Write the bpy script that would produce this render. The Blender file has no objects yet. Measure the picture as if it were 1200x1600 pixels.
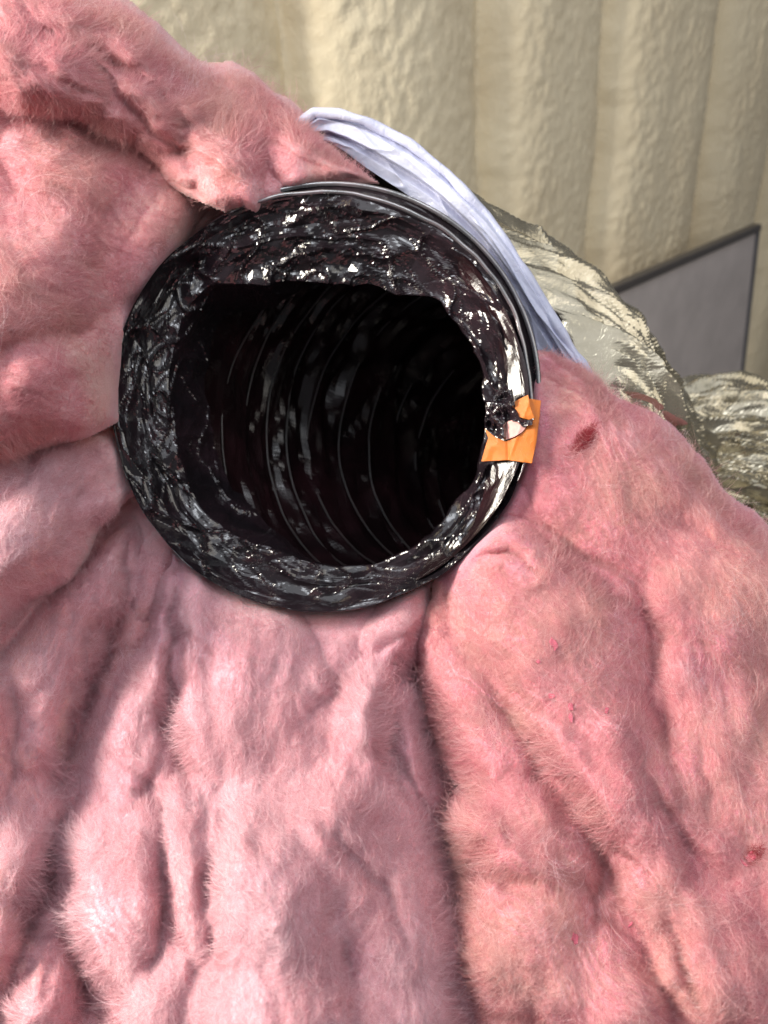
import bpy, math
import numpy as np
from mathutils import Matrix, Vector

# ------------------------------------------------------------------ camera, world, lamps, exposure
S = bpy.context.scene
COL = S.collection
F = 1202.0                                   # focal length in photo pixels (1200 x 1600)
PITCH_F = np.array([0, 0.833, -0.553]); PITCH_F = PITCH_F / np.linalg.norm(PITCH_F)
R0 = np.array([1.0, 0, 0]); U0 = np.cross(R0, PITCH_F)
RHO = math.radians(-6.0)
CR = math.cos(RHO) * R0 + math.sin(RHO) * U0
CU = np.cross(CR, PITCH_F)
CAM = np.array([0.0, 0.0, 1.50])

def W(c):                                    # (right, up, depth) measured from the tripod -> world
    c = np.asarray(c, float)
    return CAM + c[..., 0:1] * CR + c[..., 1:2] * CU + c[..., 2:3] * PITCH_F
def P(px, py, d):
    px = np.asarray(px, float); py = np.asarray(py, float); d = np.asarray(d, float)
    return np.stack([(px - 600) / F * d, (800 - py) / F * d, d + 0 * px], -1)
def PW(px, py, d): return W(P(px, py, d))

cd = bpy.data.cameras.new("camera"); cam = bpy.data.objects.new("camera", cd); COL.objects.link(cam)
m = np.eye(4); m[:3, 0] = CR; m[:3, 1] = CU; m[:3, 2] = -PITCH_F; m[:3, 3] = CAM
cam.matrix_world = Matrix(m.tolist())
cd.sensor_fit = 'VERTICAL'; cd.sensor_height = 34.6; cd.sensor_width = 25.95; cd.lens = 26.0
cd.clip_start = 0.01; cd.clip_end = 50
cd.dof.use_dof = True; cd.dof.focus_distance = 0.50; cd.dof.aperture_fstop = 6.5
S.camera = cam
wd = bpy.data.worlds.new("World"); S.world = wd; wd.use_nodes = True
wd.node_tree.nodes["Background"].inputs[0].default_value = (0.80, 0.80, 0.86, 1)
wd.node_tree.nodes["Background"].inputs[1].default_value = 0.19
def area(name, loc, target, sx, sy, power, col):
    l = bpy.data.lights.new(name, 'AREA'); l.shape = 'RECTANGLE'; l.size = sx; l.size_y = sy
    l.energy = power; l.color = col
    o = bpy.data.objects.new(name, l); COL.objects.link(o); o.location = loc
    o.rotation_euler = (Vector(target) - Vector(loc)).to_track_quat('-Z', 'Y').to_euler()
    return o
TGT = PW(520, 800, 0.55)
area("window_light", (-0.10, -0.20, 2.75), TGT, 0.6, 0.5, 5.5, (0.90, 0.94, 1.0))
area("skylight", (0.15, -0.10, 2.95), TGT, 2.9, 2.5, 24, (0.90, 0.94, 1.0))
area("foil_fill_light", (1.45, -0.25, 1.95), PW(950, 560, 0.8), 1.2, 1.4, 9, (1.0, 0.95, 0.86))  # unseen lamp added at right so the foil pleats have something to reflect
area("side_light", (-1.2, 0.30, 2.1), PW(800, 60, 1.35), 0.6, 0.8, 92, (1.0, 0.93, 0.82))
S.view_settings.view_transform = 'Standard'; S.view_settings.look = 'None'
S.view_settings.exposure = 0.0; S.view_settings.gamma = 1.0
S.render.engine = 'CYCLES'
S.cycles.adaptive_threshold = 0.02; S.cycles.max_bounces = 7; S.cycles.diffuse_bounces = 4; S.cycles.glossy_bounces = 3

# ------------------------------------------------------------------ helpers
rng = np.random.default_rng(7)
TAB = [rng.random((256, 256)) for _ in range(24)]
def vn(x, y, k=0, lin=False):                # value noise, -1..1
    T = TAB[k % 24]; x = np.asarray(x, float) + 37.3 * k; y = np.asarray(y, float) + 11.7 * k
    xi = np.floor(x).astype(int); yi = np.floor(y).astype(int); fx = x - xi; fy = y - yi
    if not lin:
        fx = fx * fx * fx * (fx * (fx * 6 - 15) + 10); fy = fy * fy * fy * (fy * (fy * 6 - 15) + 10)
    x0 = xi & 255; x1 = (xi + 1) & 255; y0 = yi & 255; y1 = (yi + 1) & 255
    a = T[y0, x0] * (1 - fx) + T[y0, x1] * fx; b = T[y1, x0] * (1 - fx) + T[y1, x1] * fx
    return (a * (1 - fy) + b * fy) * 2 - 1
def fbm(x, y, k=0, o=3, g=0.5):
    s = 0; a = 1
    for i in range(o):
        s = s + a * vn(x * 2 ** i + 5.1 * i, y * 2 ** i - 3.7 * i, k + i); a *= g
    return s
def tri(x, y, k=0):                            # flat triangular facets between random heights
    T = TAB[k % 24]; x = np.asarray(x, float); y = np.asarray(y, float)
    wx = x + 0.35 * vn(x * 0.7, y * 0.7, k + 4); wy = y + 0.35 * vn(x * 0.7, y * 0.7, k + 5)
    x = wx + 19.3 * k + 60; y = wy + 7.9 * k + 60
    xi = np.floor(x).astype(int); yi = np.floor(y).astype(int); fx = x - xi; fy = y - yi
    x0 = xi & 255; x1 = (xi + 1) & 255; y0 = yi & 255; y1 = (yi + 1) & 255
    a, b, c, d = T[y0, x0], T[y0, x1], T[y1, x0], T[y1, x1]
    h1 = np.where(fx + fy < 1, a + fx * (b - a) + fy * (c - a), d + (1 - fx) * (c - d) + (1 - fy) * (b - d))
    h2 = np.where(fx > fy, a + fx * (b - a) + fy * (d - b), a + fy * (c - a) + fx * (d - c))
    return np.where(TAB[(k + 11) % 24][y0, x0] < 0.5, h1, h2) * 2 - 1
def crumple(x, y, k=0, o=3):                 # sharp creases: folded linear noise on turned lattices
    s = 0; a = 1; f = 1
    for i in range(o):
        t = 0.6 + 1.9 * i + k
        xr = (math.cos(t) * x - math.sin(t) * y) * f; yr = (math.sin(t) * x + math.cos(t) * y) * f
        s = s + a * (np.abs(vn(xr, yr, k + i, True)) - 0.33)
        a *= 0.55; f *= 1.9
    return s

def mesh_obj(name, V, Q, mat, parent=None, smooth=True, T=None):
    V = np.asarray(V, np.float32).reshape(-1, 3); Q = np.asarray(Q, np.int32)
    me = bpy.data.meshes.new(name)
    n = len(Q); k = Q.shape[1]
    me.vertices.add(len(V)); me.vertices.foreach_set("co", V.ravel())
    me.loops.add(n * k); me.loops.foreach_set("vertex_index", Q.ravel())
    me.polygons.add(n); me.polygons.foreach_set("loop_start", np.arange(0, n * k, k, dtype=np.int32))
    me.update(calc_edges=True); me.validate()
    me.polygons.foreach_set("use_smooth", np.full(n, smooth))
    me.materials.append(mat)
    o = bpy.data.objects.new(name, me); COL.objects.link(o)
    if parent is not None: o.parent = parent
    return o
def grid_quads(nr, nc, wrap=False):
    r = np.arange(nr - 1)[:, None]; c = np.arange(nc if wrap else nc - 1)[None, :]; c2 = (c + 1) % nc
    return np.stack([r * nc + c, r * nc + c2, (r + 1) * nc + c2, (r + 1) * nc + c], -1).reshape(-1, 4)
def empty(name, loc):
    o = bpy.data.objects.new(name, None); COL.objects.link(o); o.location = loc; o.empty_display_size = 0.05
    return o
def keep(o, parent):                          # child with its world place kept
    o.parent = parent; o.matrix_parent_inverse = Matrix.Translation(-Vector(parent.location)); return o
def tag(o, label, cat, group=None):
    o["label"] = label; o["category"] = cat
    if group: o["group"] = group
    return o
def sdf(px, py, poly):
    poly = np.asarray(poly, float); best = np.full(px.shape, 1e18); ins = np.zeros(px.shape, bool)
    for a, b in zip(poly, np.roll(poly, -1, 0)):
        e = b - a; wx = px - a[0]; wy = py - a[1]
        t = np.clip((wx * e[0] + wy * e[1]) / max(e @ e, 1e-9), 0, 1)
        best = np.minimum(best, (wx - t * e[0]) ** 2 + (wy - t * e[1]) ** 2)
        c = (a[1] <= py) != (b[1] <= py)
        if abs(e[1]) > 1e-9:
            ins ^= c & (px < a[0] + (py - a[1]) / e[1] * e[0])
    return np.sqrt(best) * np.where(ins, 1, -1)
def polyline(px, py, pts):                    # distance, side, 0..1 place along
    pts = np.asarray(pts, float); seg = np.diff(pts, axis=0); L = np.hypot(*seg.T); cum = np.r_[0, np.cumsum(L)]
    best = np.full(px.shape, 1e18); side = np.zeros(px.shape); tt = np.zeros(px.shape)
    for i, (a, e) in enumerate(zip(pts[:-1], seg)):
        wx = px - a[0]; wy = py - a[1]; t = np.clip((wx * e[0] + wy * e[1]) / (e @ e), 0, 1)
        d = (wx - t * e[0]) ** 2 + (wy - t * e[1]) ** 2
        u = d < best
        best = np.where(u, d, best); side = np.where(u, np.sign(e[0] * wy - e[1] * wx), side)
        tt = np.where(u, (cum[i] + t * L[i]) / cum[-1], tt)
    return np.sqrt(best), side, tt
def tps(ctrl):
    c = np.asarray(ctrl, float); n = len(c); X = c[:, :2] / 500.0
    r = np.hypot(X[:, None, 0] - X[None, :, 0], X[:, None, 1] - X[None, :, 1])
    K = np.where(r > 0, r * r * np.log(r + 1e-9), 0) + np.eye(n) * 0.02
    A = np.zeros((n + 3, n + 3)); A[:n, :n] = K; A[:n, n] = 1; A[:n, n + 1:] = X; A[n, :n] = 1; A[n + 1:, :n] = X.T
    w = np.linalg.solve(A, np.r_[c[:, 2], 0, 0, 0]); lo, hi = c[:, 2].min() - 0.02, c[:, 2].max() + 0.02
    def f(px, py):
        x = px / 500.0; y = py / 500.0; s = w[n] + w[n + 1] * x + w[n + 2] * y
        for i in range(n):
            rr = np.hypot(x - X[i, 0], y - X[i, 1]); s = s + w[i] * rr * rr * np.log(rr + 1e-9)
        return np.clip(s, lo, hi)
    return f

# ------------------------------------------------------------------ materials
def new_mat(name):
    mt = bpy.data.materials.new(name); mt.use_nodes = True; nt = mt.node_tree
    return mt, nt, nt.nodes["Principled BSDF"]
def node(nt, t, **kw):
    n = nt.nodes.new(t)
    for k, v in kw.items():
        if k in n.inputs: n.inputs[k].default_value = v
        else: setattr(n, k, v)
    return n
def ramp(nt, fac, stops):
    r = nt.nodes.new('ShaderNodeValToRGB'); e = r.color_ramp.elements
    while len(e) < len(stops): e.new(0.5)
    for el, (p, c) in zip(e, stops): el.position = p; el.color = (*c, 1)
    nt.links.new(fac, r.inputs[0]); return r.outputs[0]
def noise_fac(nt, scale, detail=4, rough=0.55, dist=0.0, stretch=None):
    tc = nt.nodes.new('ShaderNodeNewGeometry'); src = tc.outputs['Position']
    if stretch:
        mp = nt.nodes.new('ShaderNodeMapping'); mp.inputs['Scale'].default_value = stretch
        nt.links.new(src, mp.inputs[0]); src = mp.outputs[0]
    n = node(nt, 'ShaderNodeTexNoise', Scale=scale, Detail=detail, Roughness=rough, Distortion=dist)
    nt.links.new(src, n.inputs['Vector']); return n.outputs['Fac']
def mixc(nt, fac, a, b, mode='MIX'):
    mx = nt.nodes.new('ShaderNodeMix'); mx.data_type = 'RGBA'; mx.blend_type = mode
    for s, v in ((mx.inputs[0], fac), (mx.inputs[6], a), (mx.inputs[7], b)):
        if isinstance(v, (int, float)): s.default_value = v
        elif isinstance(v, tuple): s.default_value = (*v, 1)
        else: nt.links.new(v, s)
    return mx.outputs[2]
def bump(nt, b, fac, dist, strength=1.0):
    bp = nt.nodes.new('ShaderNodeBump'); bp.inputs['Distance'].default_value = dist; bp.inputs['Strength'].default_value = strength
    nt.links.new(fac, bp.inputs['Height']); nt.links.new(bp.outputs[0], b.inputs['Normal'])

def wool_mat(name, pale, pink, peach):
    mt, nt, b = new_mat(name)
    c1 = ramp(nt, noise_fac(nt, 9, 3, 0.5, 0.6), [(0.37, peach), (0.50, pink), (0.64, pale)])
    c2 = ramp(nt, noise_fac(nt, 45, 4, 0.6, 1.2), [(0.35, pink), (0.66, pale)])
    c = mixc(nt, 0.32, c1, c2)
    f = noise_fac(nt, 420, 3, 0.6, 2.5)
    c = mixc(nt, ramp(nt, f, [(0.42, (0, 0, 0)), (0.75, (0.35, 0.35, 0.35))]), c, tuple(min(1, v * 1.25) for v in pale))
    at = node(nt, 'ShaderNodeAttribute', attribute_name="stain")
    c = mixc(nt, at.outputs['Fac'], c, (0.30, 0.035, 0.05))
    at2 = node(nt, 'ShaderNodeAttribute', attribute_name="tan")
    c = mixc(nt, at2.outputs['Fac'], c, (0.42, 0.20, 0.09))
    nt.links.new(c, b.inputs['Base Color'])
    b.inputs['Roughness'].default_value = 1.0; b.inputs['Specular IOR Level'].default_value = 0.05
    b.inputs['Sheen Weight'].default_value = 0.25; b.inputs['Sheen Roughness'].default_value = 0.6
    b.inputs['Subsurface Weight'].default_value = 0.55
    b.inputs['Subsurface Radius'].default_value = (1.0, 0.35, 0.35); b.inputs['Subsurface Scale'].default_value = 0.004
    bump(nt, b, f, 0.0016, 0.7)
    return mt
PALE = (0.70, 0.43, 0.46); PINK = (0.60, 0.25, 0.29); PEACH = (0.58, 0.31, 0.26)
WOOL = wool_mat("pink_wool", PALE, PINK, PEACH)
WOOL_PALE = wool_mat("pale_pink_wool", (0.74, 0.50, 0.56), (0.64, 0.31, 0.38), (0.58, 0.29, 0.29))
WOOL_PEACH = wool_mat("peach_wool", (0.66, 0.37, 0.40), (0.62, 0.20, 0.28), (0.60, 0.33, 0.24))
def fibre_mat(name, a, bcol, lo=(0.57, 0.25, 0.31), mid=(0.84, 0.59, 0.63), hi_=(0.95, 0.84, 0.89)):
    mt, nt, b = new_mat(name)
    hi = nt.nodes.new('ShaderNodeHairInfo')
    c = mixc(nt, 0.65, ramp(nt, noise_fac(nt, 14, 3), [(0.38, a), (0.64, bcol)]), ramp(nt, hi.outputs['Random'], [(0.0, lo), (0.5, mid), (1.0, hi_)]))
    nt.nodes.remove(b)
    d = node(nt, 'ShaderNodeBsdfDiffuse'); t = node(nt, 'ShaderNodeBsdfTranslucent'); mx = node(nt, 'ShaderNodeMixShader', Fac=0.45)
    nt.links.new(c, d.inputs[0]); nt.links.new(c, t.inputs[0])
    nt.links.new(d.outputs[0], mx.inputs[1]); nt.links.new(t.outputs[0], mx.inputs[2])
    nt.links.new(mx.outputs[0], nt.nodes["Material Output"].inputs[0]); return mt
FIB = fibre_mat("glass_fibre", (0.78, 0.45, 0.50), (0.90, 0.70, 0.75))

FIB_ROSE = fibre_mat("rose_fibre", (0.72, 0.29, 0.38), (0.79, 0.52, 0.46), (0.58, 0.20, 0.24), (0.80, 0.49, 0.49), (0.95, 0.80, 0.79))
FIB_RED = fibre_mat("red_fibre", (0.42, 0.05, 0.08), (0.46, 0.10, 0.11), (0.38, 0.03, 0.06), (0.42, 0.07, 0.09), (0.55, 0.20, 0.20))
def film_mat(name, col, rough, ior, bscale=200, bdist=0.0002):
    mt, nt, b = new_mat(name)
    c = ramp(nt, noise_fac(nt, 17, 3, 0.5, 1.0), [(0.42, col), (0.72, tuple(v * q for v, q in zip(col, (2.4, 1.8, 1.9))))])  # reddish patches paint in pink light coming through from the wool behind
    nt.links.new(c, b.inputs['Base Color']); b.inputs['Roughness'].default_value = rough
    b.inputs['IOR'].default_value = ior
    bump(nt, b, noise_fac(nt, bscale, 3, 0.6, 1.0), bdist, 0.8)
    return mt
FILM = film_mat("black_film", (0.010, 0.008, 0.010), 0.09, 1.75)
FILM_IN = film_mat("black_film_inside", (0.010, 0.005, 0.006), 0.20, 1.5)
COILF = film_mat("film_over_coil", (0.02, 0.017, 0.016), 0.34, 1.7)
WIRE = film_mat("film_over_wire", (0.07, 0.07, 0.075), 0.13, 2.6, 120, 0.0002)

def foil_mat():
    mt, nt, b = new_mat("aged_foil")
    c = ramp(nt, noise_fac(nt, 18, 4, 0.6, 0.8), [(0.35, (0.37, 0.33, 0.24)), (0.65, (0.54, 0.49, 0.38))])
    nt.links.new(c, b.inputs['Base Color']); b.inputs['Metallic'].default_value = 0.82
    rg = ramp(nt, noise_fac(nt, 26, 3, 0.5), [(0.35, (0.10, 0.10, 0.10)), (0.65, (0.27, 0.27, 0.27))]); nt.links.new(rg, b.inputs['Roughness'])
    bump(nt, b, noise_fac(nt, 160, 3, 0.5, 1.0), 0.0005, 0.6); return mt
FOIL = foil_mat()
def lining_mat():
    mt, nt, b = new_mat("white_lining")
    c = ramp(nt, noise_fac(nt, 30, 3), [(0.3, (0.50, 0.52, 0.69)), (0.7, (0.58, 0.60, 0.75))])
    nt.links.new(c, b.inputs['Base Color']); b.inputs['Roughness'].default_value = 0.2
    bump(nt, b, noise_fac(nt, 130, 3, 0.6, 1.2), 0.0012, 0.7); return mt
LINING = lining_mat()
def foam_mat():
    mt, nt, b = new_mat("spray_foam")
    c = ramp(nt, noise_fac(nt, 5, 4), [(0.3, (0.82, 0.70, 0.49)), (0.7, (0.90, 0.79, 0.57))])
    nt.links.new(c, b.inputs['Base Color']); b.inputs['Roughness'].default_value = 0.6
    b.inputs['Specular IOR Level'].default_value = 0.3
    bump(nt, b, noise_fac(nt, 130, 3, 0.5, 0.3), 0.0025, 0.6); return mt
FOAM = foam_mat()
def plain(name, col, rough, metal=0.0, nscale=60, bd=0.0003):
    mt, nt, b = new_mat(name)
    c = ramp(nt, noise_fac(nt, nscale, 3), [(0.3, tuple(v * 0.9 for v in col)), (0.7, tuple(min(1, v * 1.08) for v in col))])
    nt.links.new(c, b.inputs['Base Color']); b.inputs['Roughness'].default_value = rough; b.inputs['Metallic'].default_value = metal
    bump(nt, b, noise_fac(nt, nscale * 8, 3), bd, 0.6); return mt
GREY = plain("grey_panel", (0.60, 0.54, 0.52), 0.45, 0, 12, 0.0001)
FRAME = plain("dark_frame", (0.085, 0.075, 0.07), 0.4, 0, 30, 0.0001)
EDGE = plain("grey_edge", (0.16, 0.16, 0.18), 0.35, 0.3, 30, 0.0001)
TAPE = plain("orange_tape", (0.62, 0.17, 0.018), 0.42, 0, 220, 0.0006)
PAPER = plain("pink_paper", (0.80, 0.42, 0.38), 0.9, 0, 400, 0.0003)

# ------------------------------------------------------------------ the foam wall
A0 = PW(490, 80, 1.05); A1 = PW(1150, 80, 1.85)
wdir = A1 - A0; wdir[2] = 0; wdir /= np.linalg.norm(wdir); wnrm = np.cross(wdir, [0, 0, 1.0])   # faces the viewer
if wnrm @ (CAM - A0) < 0: wnrm = -wnrm
def on_wall(px, py, off=0.0):
    ray = PW(px, py, 1.0) - CAM; o = A0 + wnrm * off
    t = ((o - CAM) @ wnrm) / (ray @ wnrm); return CAM + ray * t
def wall_a(px, py): return (on_wall(px, py) - A0) @ wdir
grooves = [wall_a(490, 60) - 0.95, wall_a(490, 60) - 0.42, wall_a(490, 60), wall_a(793, 60), wall_a(978, 80), wall_a(1152, 80), wall_a(1152, 80) + 0.42, wall_a(1152, 80) + 0.84]
a = np.arange(-1.3, 2.3, 0.0062); zc = np.arange(-A0[2] - 0.01, 1.05, 0.0062)
AA, ZZ = np.meshgrid(a, zc)
off = np.zeros_like(AA)
for i, g in enumerate(grooves):
    gx = AA - g - 0.010 * vn(ZZ * 5, 0 * ZZ + i, i) - 0.004 * vn(ZZ * 22, 0 * ZZ + i, i + 3)
    off -= 0.070 * np.exp(-np.abs(gx) / np.where(gx < 0, 0.08, 0.03))
    off += 0.0012 * vn(AA * 9, ZZ * 2, i + 5)
off += 0.005 * fbm(AA * 7, ZZ * 1.6, 2, 2)
off += 0.0006 * fbm(AA * 34, ZZ * 26, 4, 2) + 0.0020 * fbm(AA * 85, ZZ * 80, 8, 2)
V = A0 + AA[..., None] * wdir + ZZ[..., None] * np.array([0, 0, 1.0]) + off[..., None] * wnrm
wall = mesh_obj("wall", V, grid_quads(*AA.shape), FOAM); wall["kind"] = "structure"
CONC = plain("concrete", (0.27, 0.26, 0.245), 0.8, 0, 9, 0.001)
floor = mesh_obj("floor", [(-3, -3, 0), (4, -3, 0), (4, 4, 0), (-3, 4, 0)], [(0, 1, 2, 3)], CONC); floor["kind"] = "structure"

# ------------------------------------------------------------------ grey board standing by the wall
OFF = 0.10
TR = on_wall(1188, 350, OFF); down = np.array([0, 0, -1.0])
ray = PW(1160, 585, 1.0) - CAM
vd = on_wall(1160, 600, OFF) - TR; vd /= np.linalg.norm(vd)
hd = on_wall(962, 447, OFF) - TR; hd /= np.linalg.norm(hd)
nd = np.cross(hd, vd); nd /= np.linalg.norm(nd)
if nd @ (CAM - TR) < 0: nd = -nd
def slab(name, o, u, v, lu, lv, th, mat, parent, bev=0.002):
    b = bev
    ring = [(0, 0), (lu, 0), (lu, lv), (0, lv)]; inn = [(b, b), (lu - b, b), (lu - b, lv - b), (b, lv - b)]
    pts = [o + u * x + v * y - nd * th for x, y in ring] + [o + u * x + v * y - nd * b for x, y in ring] + [o + u * x + v * y for x, y in inn]
    q = [(3, 2, 1, 0), (8, 9, 10, 11)]
    for k in range(4):
        k2 = (k + 1) % 4; q += [(k, k2, 4 + k2, 4 + k), (4 + k, 4 + k2, 8 + k2, 8 + k)]
    return keep(mesh_obj(name, np.array(pts), np.array(q), mat, None, False), parent)
LW, LH = 0.85, 0.75
board = empty("grey_board", TR + vd * LH)
tag(board, "flat grey panel with thin dark frame standing before the cream foam wall", "board")
slab("panel", TR + hd * 0.012 + vd * 0.018 - nd * 0.004, hd, vd, LW - 0.024, LH - 0.03, 0.012, GREY, board)
slab("top_rail", TR + nd * 0.004, hd, vd, LW, 0.020, 0.022, FRAME, board)
slab("side_rail", TR + vd * 0.0205 + nd * 0.002, hd, vd, 0.013, LH - 0.0205, 0.020, EDGE, board)
slab("side_rail", TR + hd * (LW - 0.013) + vd * 0.0205 + nd * 0.002, hd, vd, 0.013, LH - 0.0205, 0.020, EDGE, board)

# ------------------------------------------------------------------ foil jacket round the duct
jc = PW(800, 640, 0.75)
jacket = empty("foil_jacket", jc)
tag(jacket, "wrinkled gold silver foil jacket peeled back behind the black duct mouth", "foil jacket")
JC = [(575, 590, .608, .165), (645, 618, .645, .168), (712, 650, .69, .170), (775, 685, .74, .167), (830, 715, .79, .160), (885, 745, .84, .150), (932, 770, .885, .135), (970, 785, .92, .115), (1025, 790, .94, .142), (1100, 798, .965, .170), (1190, 812, 1.0, .168), (1300, 850, 1.05, .155), (1430, 910, 1.1, .15)]
ctr = np.array([P(*q[:3]) for q in JC]); rad = np.array([q[3] for q in JC])
kk = np.linspace(0, len(ctr) - 1, 260); ii = np.arange(len(ctr))
def smooth_interp(v):
    v = np.interp(kk, ii, v); w = np.ones(9) / 9; p = np.pad(v, 4, mode='edge'); return np.convolve(p, w, 'valid')
cc = np.stack([smooth_interp(ctr[:, j]) for j in range(3)], -1); rr = smooth_interp(rad)
tn = np.gradient(cc, axis=0); tn /= np.linalg.norm(tn, axis=1)[:, None]
n_th = 640; th = np.linspace(0, 2 * math.pi, n_th, endpoint=False)
front = np.clip(1 - kk / 3.0, 0, 1)[:, None]
tn = tn * (1 - front) + np.array([0, 0, 1.0]) * front; tn /= np.linalg.norm(tn, axis=1)[:, None]
upv = np.array([0, 1.0, 0]); e1 = np.cross(upv, tn); e1 /= np.linalg.norm(e1, axis=1)[:, None]; e2 = np.cross(tn, e1)
RIM = np.array([(490, 176), (530, 176), (570, 187), (640, 222), (700, 270), (760, 335), (800, 392), (850, 475), (905, 562), (960, 690), (900, 850)], float)
rim_ang = np.arctan2(-(RIM[:, 1] - 590), RIM[:, 0] - 575); rim_r = np.hypot(RIM[:, 1] - 590, RIM[:, 0] - 575)
def rim_radius(t):
    t = (t + math.pi) % (2 * math.pi) - math.pi; o = np.argsort(rim_ang)
    return np.interp(t, rim_ang[o], rim_r[o], left=330, right=400) / F * 0.608 - 0.003
TH, KK = np.meshgrid(th, kk)
rim_w = np.clip(1 - KK / 1.6, 0, 1) ** 1.5
RR = rr[:, None] * (1 - rim_w) + rim_radius(TH) * rim_w
s_m = np.r_[0, np.cumsum(np.linalg.norm(np.diff(cc, axis=0), axis=1))][:, None] + 0 * TH
ucirc = TH * 0.19
tw = ucirc + 0.35 * s_m                                                 # folds run slanting along the duct
am = np.clip((KK - 0.1) / 0.9, 0.40, 1)
ridge = lambda x, y, k: np.abs(vn(x, y, k, True)) - 0.4
fold = (0.016 * ridge(tw * 24, s_m * 3.0, 1) + 0.015 * ridge(tw * 50, s_m * 4.0, 3) + 0.006 * ridge(tw * 85, s_m * 9, 4)) * am
crk = np.clip((KK - 2.2) / 1.2, 0, 1)
fold += crk * (0.009 * ridge(tw * 95, s_m * 12, 5) + 0.004 * tri(tw * 80, s_m * 40, 6))
RR = RR + 0.07 * np.clip(np.cos(TH - math.radians(222)) + 0.25, 0, 1) * np.clip(KK / 0.6, 0, 1)
crl = lambda x, y, k, w: np.exp(-np.abs(vn(x, y, k, True)) / w)
fold = fold + (0.0050 * crl(tw * 26, s_m * 5, 14, 0.12) + 0.0035 * crl(tw * 40 + s_m * 9, s_m * 14, 15, 0.12) - 0.0030 * crl(tw * 34 - s_m * 14, s_m * 11, 16, 0.12)) * am
RR = RR + fold + (0.0045 * tri(tw * 42, s_m * 14, 8) + 0.0026 * tri(tw * 95, s_m * 42, 9)) * np.clip(am, 0.35, 1)
pts = cc[:, None, :] + (np.cos(TH)[..., None] * e1[:, None, :] + np.sin(TH)[..., None] * e2[:, None, :]) * RR[..., None]
keep(mesh_obj("outer_foil", W(pts), grid_quads(len(kk), n_th, True), FOIL, None, False), jacket)

# white lining, the inner face of the jacket's open lip, in two slack folds
Lr = np.array([(452, 205), (490, 176), (530, 178), (570, 189), (640, 224), (700, 272), (760, 337), (800, 394), (850, 477), (905, 564), (950, 650)], float)
Li = np.array([(500, 225), (515, 222), (540, 238), (572, 262), (630, 300), (675, 330), (730, 385), (762, 425), (812, 505), (860, 585), (900, 660)], float)
t = np.linspace(0, 1, 240)
def along(p):
    d = np.r_[0, np.cumsum(np.hypot(*np.diff(p, axis=0).T))]; d /= d[-1]
    return np.stack([np.interp(t, d, p[:, 0]), np.interp(t, d, p[:, 1])], -1)
Lr, Li = along(Lr), along(Li)
w = np.linspace(-0.06, 1, 60)
TT, WW = np.meshgrid(t, w)
px = Lr[None, :, 0] * (1 - WW) + Li[None, :, 0] * WW; py = Lr[None, :, 1] * (1 - WW) + Li[None, :, 1] * WW
wl = WW - 0.10 * np.sin(TT * 6) - 0.05
d = 0.604 + 0.013 * np.interp(wl, [-.1, 0, .08, .38, .44, .6, 1.0], [0.2, .05, -.25, -.05, .75, 0.45, 1.0])
d += 0.0050 * tri(TT * 5, WW * 1.1, 2) + 0.0016 * tri(TT * 13 + WW * 2.5, WW * 2.0, 9) - 0.0022 * np.exp(-np.abs(vn(TT * 5 + WW * 1.5, WW * 2.5, 13, True)) / 0.10) - 0.0014 * np.exp(-np.abs(vn(TT * 11 - WW * 2, WW * 3, 15, True)) / 0.12)
keep(mesh_obj("white_lining", PW(px, py, d), grid_quads(*px.shape), LINING, None, True), jacket)
# rolled hem along the lip
hb = 10; ha = np.linspace(0, 2 * math.pi, hb, endpoint=False)
hc = P(Lr[:, 0], Lr[:, 1], 0.603 + 0.003 * vn(t * 14, 0 * t, 3))
tg = np.gradient(hc, axis=0); tg /= np.linalg.norm(tg, axis=1)[:, None]
h1 = np.cross(tg, [0, 0, 1.0]); h1 /= np.linalg.norm(h1, axis=1)[:, None]; h2 = np.cross(tg, h1)
hr = (0.0042 + 0.0016 * vn(t * 22, 0 * t, 5))[:, None, None]
hv = hc[:, None, :] + (np.cos(ha)[None, :, None] * h1[:, None, :] * 1.0 + np.sin(ha)[None, :, None] * h2[:, None, :] * 0.8) * hr
keep(mesh_obj("hem", W(hv), grid_quads(len(t), hb, True), LINING, None, True), jacket)

# ------------------------------------------------------------------ the black duct liner
CX, CY, CD = 503.0, 627.0, 0.546
C0 = P(CX, CY, CD); RAD = 0.150
duct = empty("flexible_duct", W(C0 + np.array([0, -RAD, 0])))
tag(duct, "open black plastic flexible duct with wire rings and crumpled glossy mouth", "flexible duct")
AX = np.array([0.50, -0.02, 0.866]); AX /= np.linalg.norm(AX)
def ring_frame(tt):
    tt = np.atleast_1d(tt); k = np.clip(tt / 0.07, 0, 1)[:, None]
    nn = (1 - k) * np.array([0.03, 0.0, 1.0]) + k * AX; nn /= np.linalg.norm(nn, axis=1)[:, None]
    a1 = np.cross([0, 1.0, 0], nn); a1 /= np.linalg.norm(a1, axis=1)[:, None]; a2 = np.cross(nn, a1)
    c = C0 + tt[:, None] * AX
    b = np.clip((tt - 0.09) / 0.18, 0, 1)[:, None]; b = b * b * (3 - 2 * b)
    jz = np.stack([np.interp(c[:, 2] - 0.0 + 0 * tt, ctr[:, 2], ctr[:, j]) for j in range(3)], -1)
    return c * (1 - b) + jz * b, a1, a2
PITCH = 0.0262
tt = np.arange(0.020, 0.56, PITCH / 7); nth = 300
cs, a1, a2 = ring_frame(tt); th = np.linspace(0, 2 * math.pi, nth, endpoint=False); TH, TS = np.meshgrid(th, tt)
ph = (TS / PITCH + TH / (2 * math.pi)) % 1.0
taper = np.interp(TS, [0.15, 0.30, 0.42, 0.56], [1, 0.84, 0.66, 0.40])
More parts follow.
